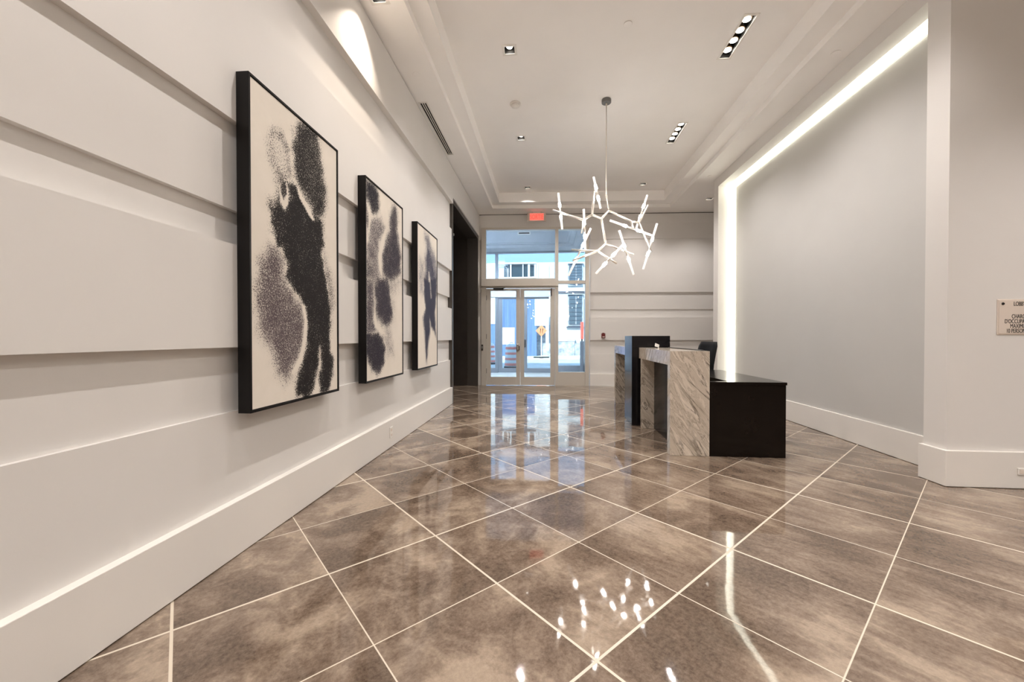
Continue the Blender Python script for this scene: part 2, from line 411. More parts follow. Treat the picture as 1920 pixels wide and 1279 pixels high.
# ------------------------------------------------------------------ recessed downlights
def make_downlight():
    o = thing('downlight', '', 'ceiling light', (0, 0, ZM))
    bm = BM()
    for b in ((-.085, .085, -.085, -HD), (-.085, .085, HD, .085), (-.085, -HD, -HD, HD), (HD, .085, -HD, HD)): box(bm, *b, -.006, .002)
    obj('trim_frame', bm, M['white'], o, bevel=.001)
    bm = BM(); w = HD
    box(bm, -w - .006, -w, -w - .006, w + .006, 0, .11); box(bm, w, w + .006, -w - .006, w + .006, 0, .11)
    box(bm, -w, w, -w - .006, -w, 0, .11); box(bm, -w, w, w, w + .006, 0, .11); box(bm, -w, w, -w, w, .104, .11)
    obj('housing', bm, M['black'], o)
    bm = BM(); lathe(bm, [(.040, .040), (.040, .048), (.030, .085), (.018, .100)], seg=24); obj('reflector', bm, M['reflector'], o)
    bm = BM(); lathe(bm, [(.034, .034), (.034, .0395)], seg=24); obj('lamp', bm, M['lamp'], o)
    return o
proto = make_downlight()
DL = [
 (dls[3], ZM, 'nearest square recessed downlight in the raised ceiling, left of the chandelier rod', 1.0),
 (dls[4], ZM, 'second square downlight back, beyond the round smoke detector', 1.0),
 (dls[5], ZM, 'farthest square downlight on the left, above the exit sign', 1.0),
 (dls[6], ZM, 'square downlight at the far right of the raised ceiling', .9),
 (sof_dl[0], ZS, 'square downlight in the low ceiling beside the far end of the glowing niche', .5),
 (sof_dl[1], ZS, 'square downlight close to the left wall, washing it with a bright scallop', 0.),
 (dls[0], ZM, 'unseen square downlight added to the ceiling to brighten the room', 1.0),  # this and the next three: unseen lamps added for brightness
 (dls[1], ZM, 'unseen square downlight added to the ceiling to brighten the room', 1.0),
 (dls[2], ZM, 'unseen square downlight added to the ceiling to brighten the room', 1.0),
 (sof_dl[2], ZS, 'unseen square downlight added to the ceiling to brighten the room', .7),
 (sof_dl[3], ZS, 'unseen square downlight added in the low ceiling to light the right wall', 1.5),  # last three: added out of view to light the right wall
 (sof_dl[4], ZS, 'unseen square downlight added in the low ceiling to light the right wall', 1.2),
 (sof_dl[5], ZS, 'unseen square downlight added in the low ceiling to light the right wall', 1.2)]
for i, ((x, y), z, lab, en) in enumerate(DL):
    o = proto if i == 0 else copy_tree(proto)
    o.location = (x, y, z); o['label'] = lab; o['group'] = 'square recessed downlights'
for o, ((x, y), z, lab, en) in zip([q for q in C.objects if q.name.startswith('downlight')], DL): o['power'] = en
for o in [q for q in C.objects if q.name.startswith('downlight') and q.parent is None]:
    en = o['power']; del o['power']
    if en: spot(o, (0, 0, .02), E_SPOT * en, 115, .7)
    else: spot(o, (0, 0, -.012), E_WASH, 96, .8, .02, color=(1, .86, .72))

def make_linear():
    o = thing('linear_light', '', 'ceiling light', (0, 0, ZM))
    bm = BM()
    for b in ((-.080, .080, -.340, -.315), (-.080, .080, .315, .340), (-.080, -.056, -.315, .315), (.056, .080, -.315, .315)): box(bm, *b, -.006, .002)
    obj('trim_frame', bm, M['white'], o, bevel=.001)
    bm = BM(); w = .056
    box(bm, -w - .006, -w, -.321, .321, 0, .12); box(bm, w, w + .006, -.321, .321, 0, .12)
    box(bm, -w, w, -.321, -.315, 0, .12); box(bm, -w, w, .315, .321, 0, .12); box(bm, -w, w, -.315, .315, .114, .12)
    obj('housing', bm, M['black'], o)
    for k in range(4):
        y = -.225 + .15 * k
        bm = BM(); lathe(bm, [(.050, .032), (.050, .040), (.035, .085), (.02, .1)], (0, y, 0), 24); r = obj('reflector', bm, M['reflector'], o)
        bm = BM(); lathe(bm, [(.040, .026), (.040, .0315)], (0, y, 0), 24); obj('lamp', bm, M['lamp'], r)
    return o
lp = make_linear()
LL = ['farther long recessed fixture with four round lamps, right of the chandelier', 'nearer long recessed fixture with four round lamps, at the top right of the ceiling'] + ['unseen long four lamp fixture added to brighten the room'] * 3  # last three are unseen additions that brighten the room
for i, (x, y) in enumerate(lins[::-1]):
    o = lp if i == 0 else copy_tree(lp)
    o.location = (x, y, ZM); o['label'] = LL[i]; o['group'] = 'long four lamp ceiling fixtures'
for i, o in enumerate([q for q in C.objects if q.name.startswith('linear_light')]):
    if i < 2:
        for k in range(4): spot(o, (0, -.225 + .15 * k, .015), E_LIN, 125, .7)
    else: spot(o, (0, 0, .015), E_LIN * 4, 125, .7, .08)

# ------------------------------------------------------------------ ceiling bits
o = thing('air_vent', 'long white slot air vent with black slots in the low ceiling by the left wall', 'vent', (-1.595, 5.755, ZS))
part('vent_frame', M['white'], o, (-.058, -.04, -.745, .745, -.005, .003), (.04, .058, -.745, .745, -.005, .003), (-.04, .04, -.745, -.725, -.005, .003), (-.04, .04, .725, .745, -.005, .003))
part('slot_backing', M['black'], o, (-.04, .04, -.729, .729, .022, .028), (-.046, -.04, -.729, .729, .003, .028), (.04, .046, -.729, .729, .003, .028))
for k in range(2): part('slat', M['white'], o, (-.0135 + .027 * k - .0045, -.0135 + .027 * k + .0045, -.725, .725, -.003, .0035))
o = thing('smoke_detector', 'round white smoke detector on the raised ceiling between the two left downlights', 'smoke detector', (-.454, 5.66, ZM))
bm = BM(); lathe(bm, [(.075, 0), (.078, -.018), (.070, -.022)]); obj('base', bm, M['white'], o)
bm = BM(); lathe(bm, [(.058, -.022), (.056, -.045), (.030, -.055), (.012, -.057)]); obj('sensor_head', bm, M['white'], o)
for (x, y, z), lab in [((.846, 4.33, ZM), 'flat round sprinkler cover nearest in the raised ceiling, right of the first downlight'),
        ((.834, 7.73, ZM), 'flat round sprinkler cover on the raised ceiling just above the chandelier'),
        ((-1.494, 4.475, ZS), 'flat round sprinkler cover near the left wall, before the slot vent'),
        ((-1.483, 7.737, ZS), 'flat round sprinkler cover near the left wall, beyond the slot vent'),
        ((3.042, 4.533, ZS), 'flat round sprinkler cover nearest beside the glowing niche'),
        ((3.028, 7.77, ZS), 'flat round sprinkler cover at the far end beside the glowing niche')]:
    bm = BM(); lathe(bm, [(.036, .002), (.036, -.004)], seg=24); lathe(bm, [(.044, -.004), (.045, -.008), (.043, -.009)], seg=28)
    o = obj('sprinkler_cover', bm, M['ceil'], loc=(x, y, z)); tag(o, lab, 'sprinkler', 'round sprinkler covers')

# ------------------------------------------------------------------ exit sign
o = thing('exit_sign', 'red lit exit sign hanging from the ceiling above the glass doors', 'exit sign', (-.255, 9.62, 4.1), math.atan(.049))
part('mounting_plate', M['white'], o, (-.12, .12, -.05, .05, .095, .108)); part('stem', M['white'], o, (-.09, .09, -.02, .02, .075, .096))
part('housing', M['plaque'], o, (-.225, .225, -.025, .025, -.115, .075), bevel=.004)
part('lit_face', M['exit'], o, (-.165, .165, -.029, -.024, -.10, .062))
text_mesh('lettering', 'SORTIE', .155, M['exitt'], o, (0, -.030, -.072), (R(90), 0, 0), .66)

# ------------------------------------------------------------------ pictures
INK1= [
  (0.86,0.035,0,[(2.545, 2.655), (2.659, 2.677), (2.719, 2.638), (2.744, 2.55), (2.78, 2.443), (2.801, 2.328), (2.838, 2.268), (2.824, 2.169), (2.767, 2.058), (2.67, 2.03), (2.604, 2.107), (2.51, 2.179), (2.459, 2.233), (2.441, 2.335), (2.432, 2.44), (2.469, 2.559)]),
  (0.58,0.03,0.35,[(2.265, 2.461), (2.343, 2.458), (2.41, 2.393), (2.423, 2.201), (2.34, 2.151), (2.275, 2.169), (2.221, 2.238), (2.203, 2.33), (2.228, 2.417)]),
  (-0.6,0.03,0,[(2.271, 2.413), (2.335, 2.393), (2.382, 2.336), (2.388, 2.241), (2.34, 2.204), (2.289, 2.234), (2.245, 2.283), (2.24, 2.356)]),
  (0.72,0.035,0,[(2.276, 2.203), (2.367, 2.179), (2.48, 2.186), (2.67, 2.02), (2.235, 1.851), (2.218, 2.005), (2.3, 2.067)]),
  (1,0.028,0,[(2.367, 2.188), (2.466, 2.181), (2.541, 2.152), (2.653, 2.064), (2.767, 2.058), (2.797, 1.859), (2.29, 1.746), (2.235, 1.885), (2.224, 1.965), (2.287, 2.037), (2.352, 1.997), (2.394, 2.1)]),
  (1,0.022,0,[(2.223, 1.823), (2.285, 1.805), (2.323, 1.745), (2.369, 1.675), (2.361, 1.576), (2.43, 1.505), (2.534, 1.441), (2.573, 1.358), (2.58, 1.262), (2.563, 1.127), (2.499, 0.978), (2.447, 0.9), (2.468, 0.805), (2.608, 0.783), (2.677, 0.883), (2.722, 1.031), (2.732, 1.143), (2.749, 1.04), (2.721, 0.929), (2.729, 0.806), (2.841, 0.785), (2.901, 0.912), (2.918, 1.03), (2.863, 1.097), (2.874, 1.29), (2.866, 1.46), (2.829, 1.604), (2.792, 1.703), (2.765, 1.801), (2.794, 1.973)]),
  (0.55,0.05,0.5,[(2.775, 1.886), (2.83, 1.762), (2.907, 1.637), (2.931, 1.509), (2.905, 1.377), (2.874, 1.247), (2.827, 1.394), (2.773, 1.648)]),
  (0.72,0.045,0.9,[(2.222, 1.739), (2.134, 1.631), (2.11, 1.507), (2.109, 1.347), (2.147, 1.203), (2.241, 1.11), (2.277, 0.988), (2.355, 0.919), (2.426, 0.985), (2.5, 1.063), (2.548, 1.185), (2.561, 1.319), (2.526, 1.412), (2.416, 1.485), (2.348, 1.574), (2.349, 1.689), (2.284, 1.745)]),
  (0.32,0.08,0.2,[(2.401, 1.384), (2.549, 1.356), (2.548, 1.185), (2.47, 1.037), (2.356, 0.937), (2.277, 1.014), (2.358, 1.186)]),
  (-1.3,0.008,0,[(2.526, 1.417), (2.552, 1.318), (2.54, 1.194), (2.5, 1.072), (2.411, 0.968), (2.433, 0.952), (2.523, 1.052), (2.571, 1.184), (2.582, 1.31), (2.55, 1.404)]),
  (-1.2,0.008,0,[(2.48, 2.182), (2.525, 2.147), (2.604, 2.097), (2.67, 2.02), (2.644, 2.012), (2.571, 2.068), (2.51, 2.113)]),
  (0.9,0.01,0.1,[(2.316, 2.155), (2.372, 2.177), (2.38, 2.104), (2.347, 2.05), (2.315, 2.077)]),
  (-1.2,0.007,0,[(2.307, 2.121), (2.319, 2.03), (2.352, 1.996), (2.382, 2.034), (2.391, 2.108), (2.374, 2.164), (2.377, 2.094), (2.345, 2.044), (2.319, 2.074)]),
]
INK2= [
  (0.95,0.045,0,[(3.464, 2.636), (3.706, 2.636), (3.747, 2.571), (3.757, 2.441), (3.704, 2.372), (3.623, 2.343), (3.564, 2.38), (3.527, 2.435), (3.463, 2.455)]),
  (0.8,0.03,0.4,[(3.462, 2.413), (3.511, 2.347), (3.54, 2.238), (3.524, 2.116), (3.459, 2.067)]),
  (0.6,0.04,0.8,[(3.568, 2.305), (3.663, 2.346), (3.81, 2.368), (3.899, 2.302), (3.853, 2.216), (3.765, 2.114), (3.742, 1.975), (3.784, 1.822), (3.698, 1.721), (3.456, 1.688), (3.459, 2.001), (3.524, 2.141)]),
  (0.8,0.1,0.3,[(3.458, 1.918), (3.639, 1.937), (3.699, 1.826), (3.698, 1.721), (3.456, 1.688)]),
  (0.9,0.05,0.25,[(4.092, 2.577), (4.195, 2.61), (4.242, 2.516), (4.225, 2.351), (4.286, 2.235), (4.332, 2.093), (4.325, 1.907), (4.189, 1.826), (4.036, 1.767), (3.85, 1.814), (3.818, 1.99), (3.897, 2.154), (4.004, 2.293), (4.017, 2.448)]),
  (0.95,0.05,0.3,[(3.699, 1.772), (3.988, 1.815), (4.035, 1.583), (4.095, 1.443), (4.057, 1.363), (3.937, 1.302), (3.845, 1.318), (3.716, 1.377), (3.655, 1.435), (3.666, 1.549), (3.637, 1.676)]),
  (0.78,0.05,0.6,[(3.456, 1.736), (3.638, 1.763), (3.646, 1.504), (3.634, 1.347), (3.715, 1.244), (3.452, 1.208)]),
  (1,0.035,0.05,[(3.452, 1.241), (3.694, 1.243), (3.822, 1.199), (3.9, 1.079), (3.865, 0.941), (3.776, 0.857), (3.712, 0.836), (3.591, 0.882), (3.515, 0.972), (3.451, 1.076)]),
  (0.45,0.09,0.7,[(3.849, 1.795), (4.297, 1.861), (4.352, 1.808), (4.085, 1.636), (4.134, 1.494), (4.082, 1.364)]),
  (0.42,0.06,0.8,[(3.845, 1.227), (4.033, 1.343), (4.081, 1.151), (4.13, 1.003), (3.911, 1.004)]),
  (-1,0.012,0,[(3.91, 2.296), (3.786, 2.119), (3.732, 1.973), (3.767, 1.846), (3.827, 1.774), (3.802, 1.906), (3.818, 2.026), (3.886, 2.17)]),
  (-1,0.012,0,[(3.655, 1.478), (3.624, 1.372), (3.654, 1.295), (3.779, 1.244), (3.936, 1.209), (3.845, 1.254), (3.726, 1.297), (3.671, 1.375)]),
  (-0.8,0.01,0,[(3.545, 2.307), (3.593, 2.33), (3.663, 2.352), (3.568, 2.288), (3.534, 2.152), (3.51, 2.146)]),
  (-0.8,0.012,0,[(3.461, 2.248), (3.51, 2.179), (3.524, 2.083), (3.501, 2.06), (3.459, 2.083)]),
]
INK3= [
  (0.66,0.07,0.7,[(5.198, 2.607), (5.405, 2.586), (5.536, 2.463), (5.675, 2.414), (5.794, 2.249), (5.842, 2.012), (5.076, 1.908), (5.194, 2.081), (5.196, 2.265), (5.278, 2.405), (5.197, 2.509)]),
  (0.85,0.03,0.35,[(5.319, 2.427), (5.425, 2.413), (5.535, 2.333), (5.626, 2.192), (5.719, 1.995), (5.173, 1.921), (5.275, 2.058), (5.256, 2.215)]),
  (0.45,0.07,0.7,[(4.966, 2.219), (5.195, 2.204), (5.193, 1.924), (4.927, 1.888)]),
  (1,0.04,0.2,[(5.154, 1.989), (5.793, 2.084), (5.757, 1.808), (5.678, 1.533), (5.714, 1.32), (5.752, 1.199), (5.619, 1.292), (5.483, 1.341), (5.418, 1.455), (5.447, 1.263), (5.36, 1.136), (5.316, 0.948), (5.266, 0.839), (5.226, 1.014), (5.188, 1.26), (5.119, 1.441), (5.239, 1.582), (5.172, 1.748)]),
  (0.5,0.06,0.8,[(4.946, 1.958), (5.154, 1.989), (5.152, 1.746), (5.0, 1.777)]),
  (-0.45,0.008,0,[(5.338, 2.105), (5.423, 2.107), (5.453, 1.959), (5.379, 1.949)]),
  (-0.45,0.008,0,[(5.401, 2.026), (5.466, 2.035), (5.531, 1.746), (5.464, 1.727)]),
]
def sdf(poly, Y, Z):
    P = np.array(poly); n = len(P); d = np.full(Y.shape, 1e9); ins = np.zeros(Y.shape, bool)
    for i in range(n):
        a = P[i]; b = P[(i + 1) % n]; ab = b - a
        tt = np.clip(((Y - a[0]) * ab[0] + (Z - a[1]) * ab[1]) / max(1e-9, ab @ ab), 0, 1)
        d = np.minimum(d, np.hypot(Y - a[0] - tt * ab[0], Z - a[1] - tt * ab[1]))
        c = ((a[1] > Z) != (b[1] > Z)) & (Y < (b[0] - a[0]) * (Z - a[1]) / (b[1] - a[1] + 1e-12) + a[0]); ins ^= c
    return np.where(ins, -d, d)
def picture(y0, y1, ink, m, lab):
    z0, z1, xb, xf = .777, 2.653, -1.699, -1.625
    o = thing('framed_picture', lab, 'picture', ((xb), (y0 + y1) / 2, z0), 0, 'three tall framed ink pictures')
    w = (y1 - y0) / 2; h = z1 - z0; d = xf - xb; f = .014
    part('picture_frame', M['frame'], o, (0, d, -w, -w + f, 0, h), (0, d, w - f, w, 0, h), (0, d, -w + f, w - f, 0, f), (0, d, -w + f, w - f, h - f, h), (0, .01, -w + f, w - f, f, h - f), bevel=.0015)
    ny, nz = 150, 310
    ys = np.linspace(-w + f + .004, w - f - .004, ny); zs = np.linspace(f + .004, h - f - .004, nz)
    YY, ZZ = np.meshgrid(ys, zs); D = np.zeros(YY.shape); G = np.zeros(YY.shape)
    ay = YY + (y0 + y1) / 2; az = ZZ + z0
    wob = .010 * (np.sin(ay * 61 + az * 23) + np.sin(az * 47 - ay * 35 + 1.3)) * .5
    for val, soft, gg, poly in ink:
        s = sdf(poly, ay, az) + (wob if val > 0 else 0)
        mk = 1 / (1 + np.exp(np.clip(s / (soft * .55), -30, 30)))
        if val > 0:
            nv = val * mk; G = np.where(nv > D, gg * .75 + G * .25, G); D = np.maximum(D, nv)
        else: D = D * (1 - np.clip(-val * mk, 0, 1))
    me = bpy.data.meshes.new('canvas')
    verts = [(d - .006, float(a), float(b)) for a, b in zip(YY.ravel(), ZZ.ravel())]
    faces = [(j * ny + i, j * ny + i + 1, (j + 1) * ny + i + 1, (j + 1) * ny + i) for j in range(nz - 1) for i in range(ny - 1)]
    k = len(verts); verts += [(d - .03, verts[q][1], verts[q][2]) for q in (0, ny - 1, ny * nz - 1, ny * (nz - 1))]
    c4 = (0, ny - 1, ny * nz - 1, ny * (nz - 1))
    faces += [(c4[i], c4[(i + 1) % 4], k + (i + 1) % 4, k + i) for i in range(4)]
    me.from_pydata(verts, [], faces); me.materials.append(m)
    at = me.attributes.new('ink', 'FLOAT_COLOR', 'POINT')
    buf = np.zeros((len(verts), 4), np.float32); buf[:ny * nz, 0] = D.ravel(); buf[:ny * nz, 1] = G.ravel(); buf[:, 3] = 1
    at.data.foreach_set('color', buf.ravel())
    c = bpy.data.objects.new('canvas', me); C.objects.link(c); c.parent = o
picture(2.050, 2.985, INK1, M['ink1'], 'nearest tall black framed ink picture, two joined black blots over a grey lobe')
picture(3.455, 4.385, INK2, M['ink2'], 'middle tall black framed ink picture, violet black blots filling the canvas')
picture(4.885, 5.80, INK3, M['ink3'], 'farthest tall black framed ink picture, one narrow blue black figure of ink')

# ------------------------------------------------------------------ chandelier
NODES= {'S': (0.819, 5.68, 3.167), 'N1': (0.856, 5.68, 2.965), 'N2': (0.738, 5.56, 2.821), 'N3': (0.594, 5.4, 2.831), 'T1c': (0.621, 5.34, 3.124), 'N4': (0.488, 5.48, 2.786), 'T2e': (0.082, 5.78, 3.026), 'N4d': (0.476, 5.63, 2.648), 'N5': (0.784, 5.48, 2.459), 'N6': (0.662, 5.32, 2.326), 'N5e': (1.214, 5.78, 2.369), 'N6a': (0.34, 5.63, 2.417), 'N6b': (0.327, 5.18, 2.183), 'N6c': (0.871, 5.13, 2.127), 'N7': (1.204, 5.9, 2.871), 'N8': (1.335, 5.98, 2.867), 'N7d': (1.214, 5.8, 2.759), 'N8u': (1.508, 6.18, 3.185), 'N8d': (1.473, 5.83, 2.412)}
TUBES= [((0.607, 5.34, 3.306), (0.695, 5.32, 2.884)), ((0.155, 5.68, 3.233), (0.211, 5.76, 2.742)), ((0.487, 5.43, 2.918), (0.523, 5.58, 2.407)), ((0.588, 5.48, 2.672), (0.299, 5.68, 2.064)), ((0.982, 5.58, 2.66), (1.219, 5.78, 2.082)), ((0.94, 5.08, 2.349), (0.633, 5.28, 2.026)), ((1.481, 6.1, 3.309), (1.314, 6.06, 2.812)), ((0.875, 5.68, 2.827), (1.507, 5.88, 2.651)), ((1.526, 5.73, 2.784), (1.375, 5.88, 2.172))]
o = thing('chandelier', 'branching nickel chandelier with glowing glass tubes hanging on a long rod', 'chandelier', (.819, 5.68, ZM))
def rel(p): return (p[0] - .819, p[1] - 5.68, p[2] - ZM)
bm = BM(); lathe(bm, [(.062, .0), (.065, -.004), (.065, -.045), (.060, -.050)]); obj('canopy', bm, M['canopy'], o)
bm = BM(); tube(bm, (0, 0, -.05), (rel(NODES['S'])[0], 0, rel(NODES['S'])[2] + .02), .0075); lathe(bm, [(.012, -.05), (.012, -.075)], seg=16); obj('rod', bm, M['chrome'], o)
bm = BM(); lathe(bm, [(.009, .022), (.015, .012), (.015, -.010), (.008, -.02)], rel(NODES['S']), 18); obj('swivel_joint', bm, M['chrome'], o)
for a, b in [('S', 'N1'), ('N1', 'N2'), ('N2', 'N3'), ('N3', 'T1c'), ('N3', 'N4'), ('N4', 'T2e'), ('N4', 'N4d'), ('N2', 'N5'), ('N5', 'N6'), ('N5', 'N5e'),
             ('N6', 'N6a'), ('N6', 'N6b'), ('N6', 'N6c'), ('N1', 'N7'), ('N7', 'N8'), ('N7', 'N7d'), ('N8', 'N8u'), ('N8', 'N8d')]:
    bm = BM(); p, q = Vector(rel(NODES[a])), Vector(rel(NODES[b]))
    thick = .0150 if (a, b) != ('S', 'N1') else .010
    tube(bm, p, q, thick, thick * (.82 if b[-1] in 'eabcdu' else 1), 8); bmesh.ops.create_icosphere(bm, subdivisions=2, radius=thick * 1.15, matrix=Matrix.Translation(p))
    obj('arm', bm, M['chrome'], o)
for p, q in TUBES:
    p, q = Vector(rel(p)), Vector(rel(q)); d = q - p; L = d.length; d.normalize(); c = (p + q) / 2; hm = L * .13
    bm = BM(); tube(bm, c - d * hm, c + d * hm, .0125); h = obj('lamp_holder', bm, M['chrome'], o)
    s, w = frame_axes(d)
    for sg in (-1, 1):
        bm = BM(); tube(bm, c + d * sg * hm, c + d * sg * L / 2, .0155, .0145, 16); obj('glass_tube', bm, M['tube'], h)
        bm = BM(); tube(bm, c + d * sg * (hm - .004), c + d * sg * (hm + .050), .0195, .0165, 16); obj('lamp', bm, M['tubehot'], h)

for y, w_ in ((-1.3, 'nearer'), (-3.6, 'farther')):  # unseen copies, added to throw more light on the ceiling
    c = copy_tree(o); c.location = (.819, y, ZM); c['label'] = w_ + ' unseen branching chandelier added behind the camera to brighten the ceiling'

# ------------------------------------------------------------------ glazed entrance (local frame of the far wall)
def bstruct(name, m, *bs, bevel=.002, parent=None):
    bm = BM()
    for b in bs: box(bm, *b)
    return struct(name, bm, m, parent, bevel=bevel, **({} if parent else BW))
bstruct('trim_2', M['alu'], (.0, .118, -.03, .10, 0, 3.88), (.118, 1.815, -.03, .10, 3.825, 3.88), (1.89, 2.545, -.03, .10, 3.825, 3.88),
        (1.815, 1.89, -.035, .10, 0, 3.88), (2.545, 2.64, -.03, .10, 0, 3.88), (1.89, 2.545, -.02, .10, 2.50, 2.575), (1.89, 2.545, -.012, .09, 0.0, .335))
bstruct('trim_3', M['alu'], (.012, 1.885, -.125, -.035, 2.432, 2.615), (.118, 1.815, -.035, .10, 2.40, 2.60), bevel=.006)
bstruct('window_1', M['glass'], (.118, 1.815, .03, .036, 2.60, 3.825), bevel=0)
bstruct('window_2', M['glass'], (1.89, 2.545, .03, .036, 2.575, 3.825), bevel=0)
bstruct('window_3', M['glass'], (1.89, 2.545, .03, .036, .335, 2.50), bevel=0)
def leaf(name, x0, x1, g0, g1, hx):
    d = bstruct(name, M['alu'], (x0, g0, 0, .05, .012, 2.385), (g1, x1, 0, .05, .012, 2.385), (g0, g1, 0, .05, .012, .212), (g0, g1, 0, .05, 2.335, 2.385))
    part('glass_pane', M['glass'], d, (g0, g1, .022, .028, .212, 2.335))
    return d
d1 = leaf('door_1', .122, .957, .231, .86, .9); d2 = leaf('door_2', .963, 1.808, 1.057, 1.700, 1.0)
part('lock_box', M['steel'], d1, (.868, .935, -.045, 0, .865, 1.03), bevel=.012)
part('thumb_turn', M['alud'], d1, (.925, .948, -.06, -.045, .87, .98), bevel=.006)
part('hinge', M['alud'], d1, (.121, .131, -.01, 0, .30, .42), (.121, .131, -.01, 0, 1.15, 1.27), (.121, .131, -.01, 0, 2.10, 2.22))
bm = BM(); box(bm, .30, .55, -.045, -.012, 2.352, 2.392); tube(bm, (.34, -.04, 2.36), (.60, -.09, 2.395), .009); obj('closer_arm', bm, M['alud'], d1)
part('closer_arm', M['alud'], d2, (1.715, 1.735, -.03, -.002, 2.20, 2.39), bevel=.004)
part('pull_handle', M['steel'], d2, (1.02, 1.04, .055, .09, .75, 1.25), bevel=.006)
def onback(lx, ly, z):
    a = math.atan(.049); return (-1.62 + lx * math.cos(a) - ly * math.sin(a), 9.72 + lx * math.sin(a) + ly * math.cos(a), z)
o = thing('card_reader', 'small dark rectangular card reader on the left jamb of the glass doors', 'card reader', onback(.025, -.03, .86), math.atan(.049))
part('reader_body', M['darkmetal'], o, (-.022, .022, -.02, 0, 0, .15), bevel=.006); part('reader_window', M['steel'], o, (-.012, .012, -.023, -.02, .05, .11))
o = thing('fire_alarm', 'small dark red fire alarm pull station on the far wall', 'fire alarm', onback(2.985, .005, 1.17), math.atan(.049))
part('alarm_body', M['red'], o, (-.045, .045, -.04, 0, 0, .115), bevel=.008); part('pull_lever', M['plaque'], o, (-.028, .028, -.048, -.04, .02, .04), bevel=.003); part('alarm_cap', M['red'], o, (-.025, .025, -.03, 0, .115, .128), bevel=.004)

# ------------------------------------------------------------------ wall plates
def outlet(name, lab, loc, rz, w=.075, h=.118):
    o = thing(name, lab, 'outlet', loc, rz, None)
    part('cover_plate', M['white'], o, (-w / 2, w / 2, -.007, 0, -h / 2, h / 2), bevel=.003)
    if w < h:
        for s in (-1, 1): part('socket', M['plaque'], o, (-.017, .017, -.010, -.007, s * .027 - .014, s * .027 + .014), bevel=.004)
    else:
        for s in (-1, 1): part('socket', M['plaque'], o, (s * .027 - .014, s * .027 + .014, -.010, -.007, -.017, .017), bevel=.004)
outlet('wall_outlet', 'white wall outlet on the left baseboard below the farther pictures', (-1.687, 4.17, .165), R(90))
outlet('wall_outlet', 'white wall outlet laid sideways on the right pillar baseboard', (3.74, 3.462, .140), 0, .105, .055)
o = thing('lobby_plaque', 'pale engraved occupancy plaque with black capitals on the right wall', 'sign', (3.71, 3.49, 1.357))
part('plate', M['plaque'], o, (-.155, .155, -.006, 0, -.141, .141), bevel=.003)
part('face_plate', M['plaque'], o, (-.147, .147, -.009, -.006, -.133, .133), bevel=.002)
bm = BM(); tube(bm, (-.118, -.013, .105), (-.118, -.008, .105), .009, .012); obj('screw', bm, M['text'], o)
bm = BM(); tube(bm, (.118, -.013, .105), (.118, -.008, .105), .009, .012); obj('screw', bm, M['text'], o)
for s, z in (('LOBBY', .088), ('CHARGE', -.011), ("D'OCCUPATION", -.050), ('MAXIMUM', -.087), ('10 PERSONNES', -.125)):
    text_mesh('lettering', s, .047, M['text'], o, (0, -.0098, z), (R(90), 0, 0), .60, .0006)

# ------------------------------------------------------------------ reception desk
o = thing('reception_desk', 'L-shaped reception desk of veined marble portals, black pylon and low black return', 'desk', (1.64, 5.6, 0)); dk = o
def dpart(name, m, *bs, **k):
    return part(name, m, dk, *[(a - 1.64, b - 1.64, c - 5.6, d - 5.6, e, f) for a, b, c, d, e, f in bs], **k)
p_ = dpart('marble_counter', M['marble'], (1.236, 1.62, 4.137, 5.50, .912, 1.056), (1.236, 1.62, 4.137, 4.225, .002, .912), (1.236, 1.62, 5.33, 5.41, .002, .912))
p_['label'] = 'nearer marble counter shaped like an upside-down U'
p_ = dpart('marble_counter', M['marble'], (1.226, 1.62, 5.99, 7.41, .912, 1.043), (1.226, 1.62, 7.30, 7.41, .002, .912))
p_['label'] = 'farther marble counter behind the black pylon'
dpart('pylon', M['pylon'], (1.140, 1.640, 5.50, 5.99, .002, 1.213), bevel=.002)
dpart('knee_panel', M['pylon'], (1.39, 1.43, 4.225, 5.33, .002, .912)); dpart('knee_panel', M['pylon'], (1.39, 1.43, 5.99, 7.30, .002, .912))
dpart('edge_strip', M['plastic'], (1.598, 1.622, 4.30, 5.45, 1.056, 1.064))
dpart('end_panel', M['blackwood'], (1.62, 2.345, 4.137, 4.20, .002, .722), bevel=.0015)
dpart('cabinet', M['blackwood'], (1.83, 2.345, 4.20, 5.64, .002, .722))
dpart('worktop', M['blackwood'], (1.62, 2.352, 4.130, 4.205, .722, .750), (1.822, 2.352, 4.205, 5.65, .722, .750), bevel=.0015)
dpart('staff_worktop', M['blackwood'], (1.43, 1.80, 5.60, 7.35, .70, .73))
o = thing('card_holder', 'small white slanted card on the marble counter in front of the black pylon', 'card holder', (1.405, 5.28, 1.058), R(18))
part('holder_base', M['plastic'], o, (-.012, .012, -.012, .012, 0, .012), bevel=.002)
bm = BM(); box(bm, -.030, .030, -.003, .003, 0, .045); c_ = obj('card', bm, M['white'], o, loc=(.004, 0, .010), rot=(R(-18), R(22), 0))

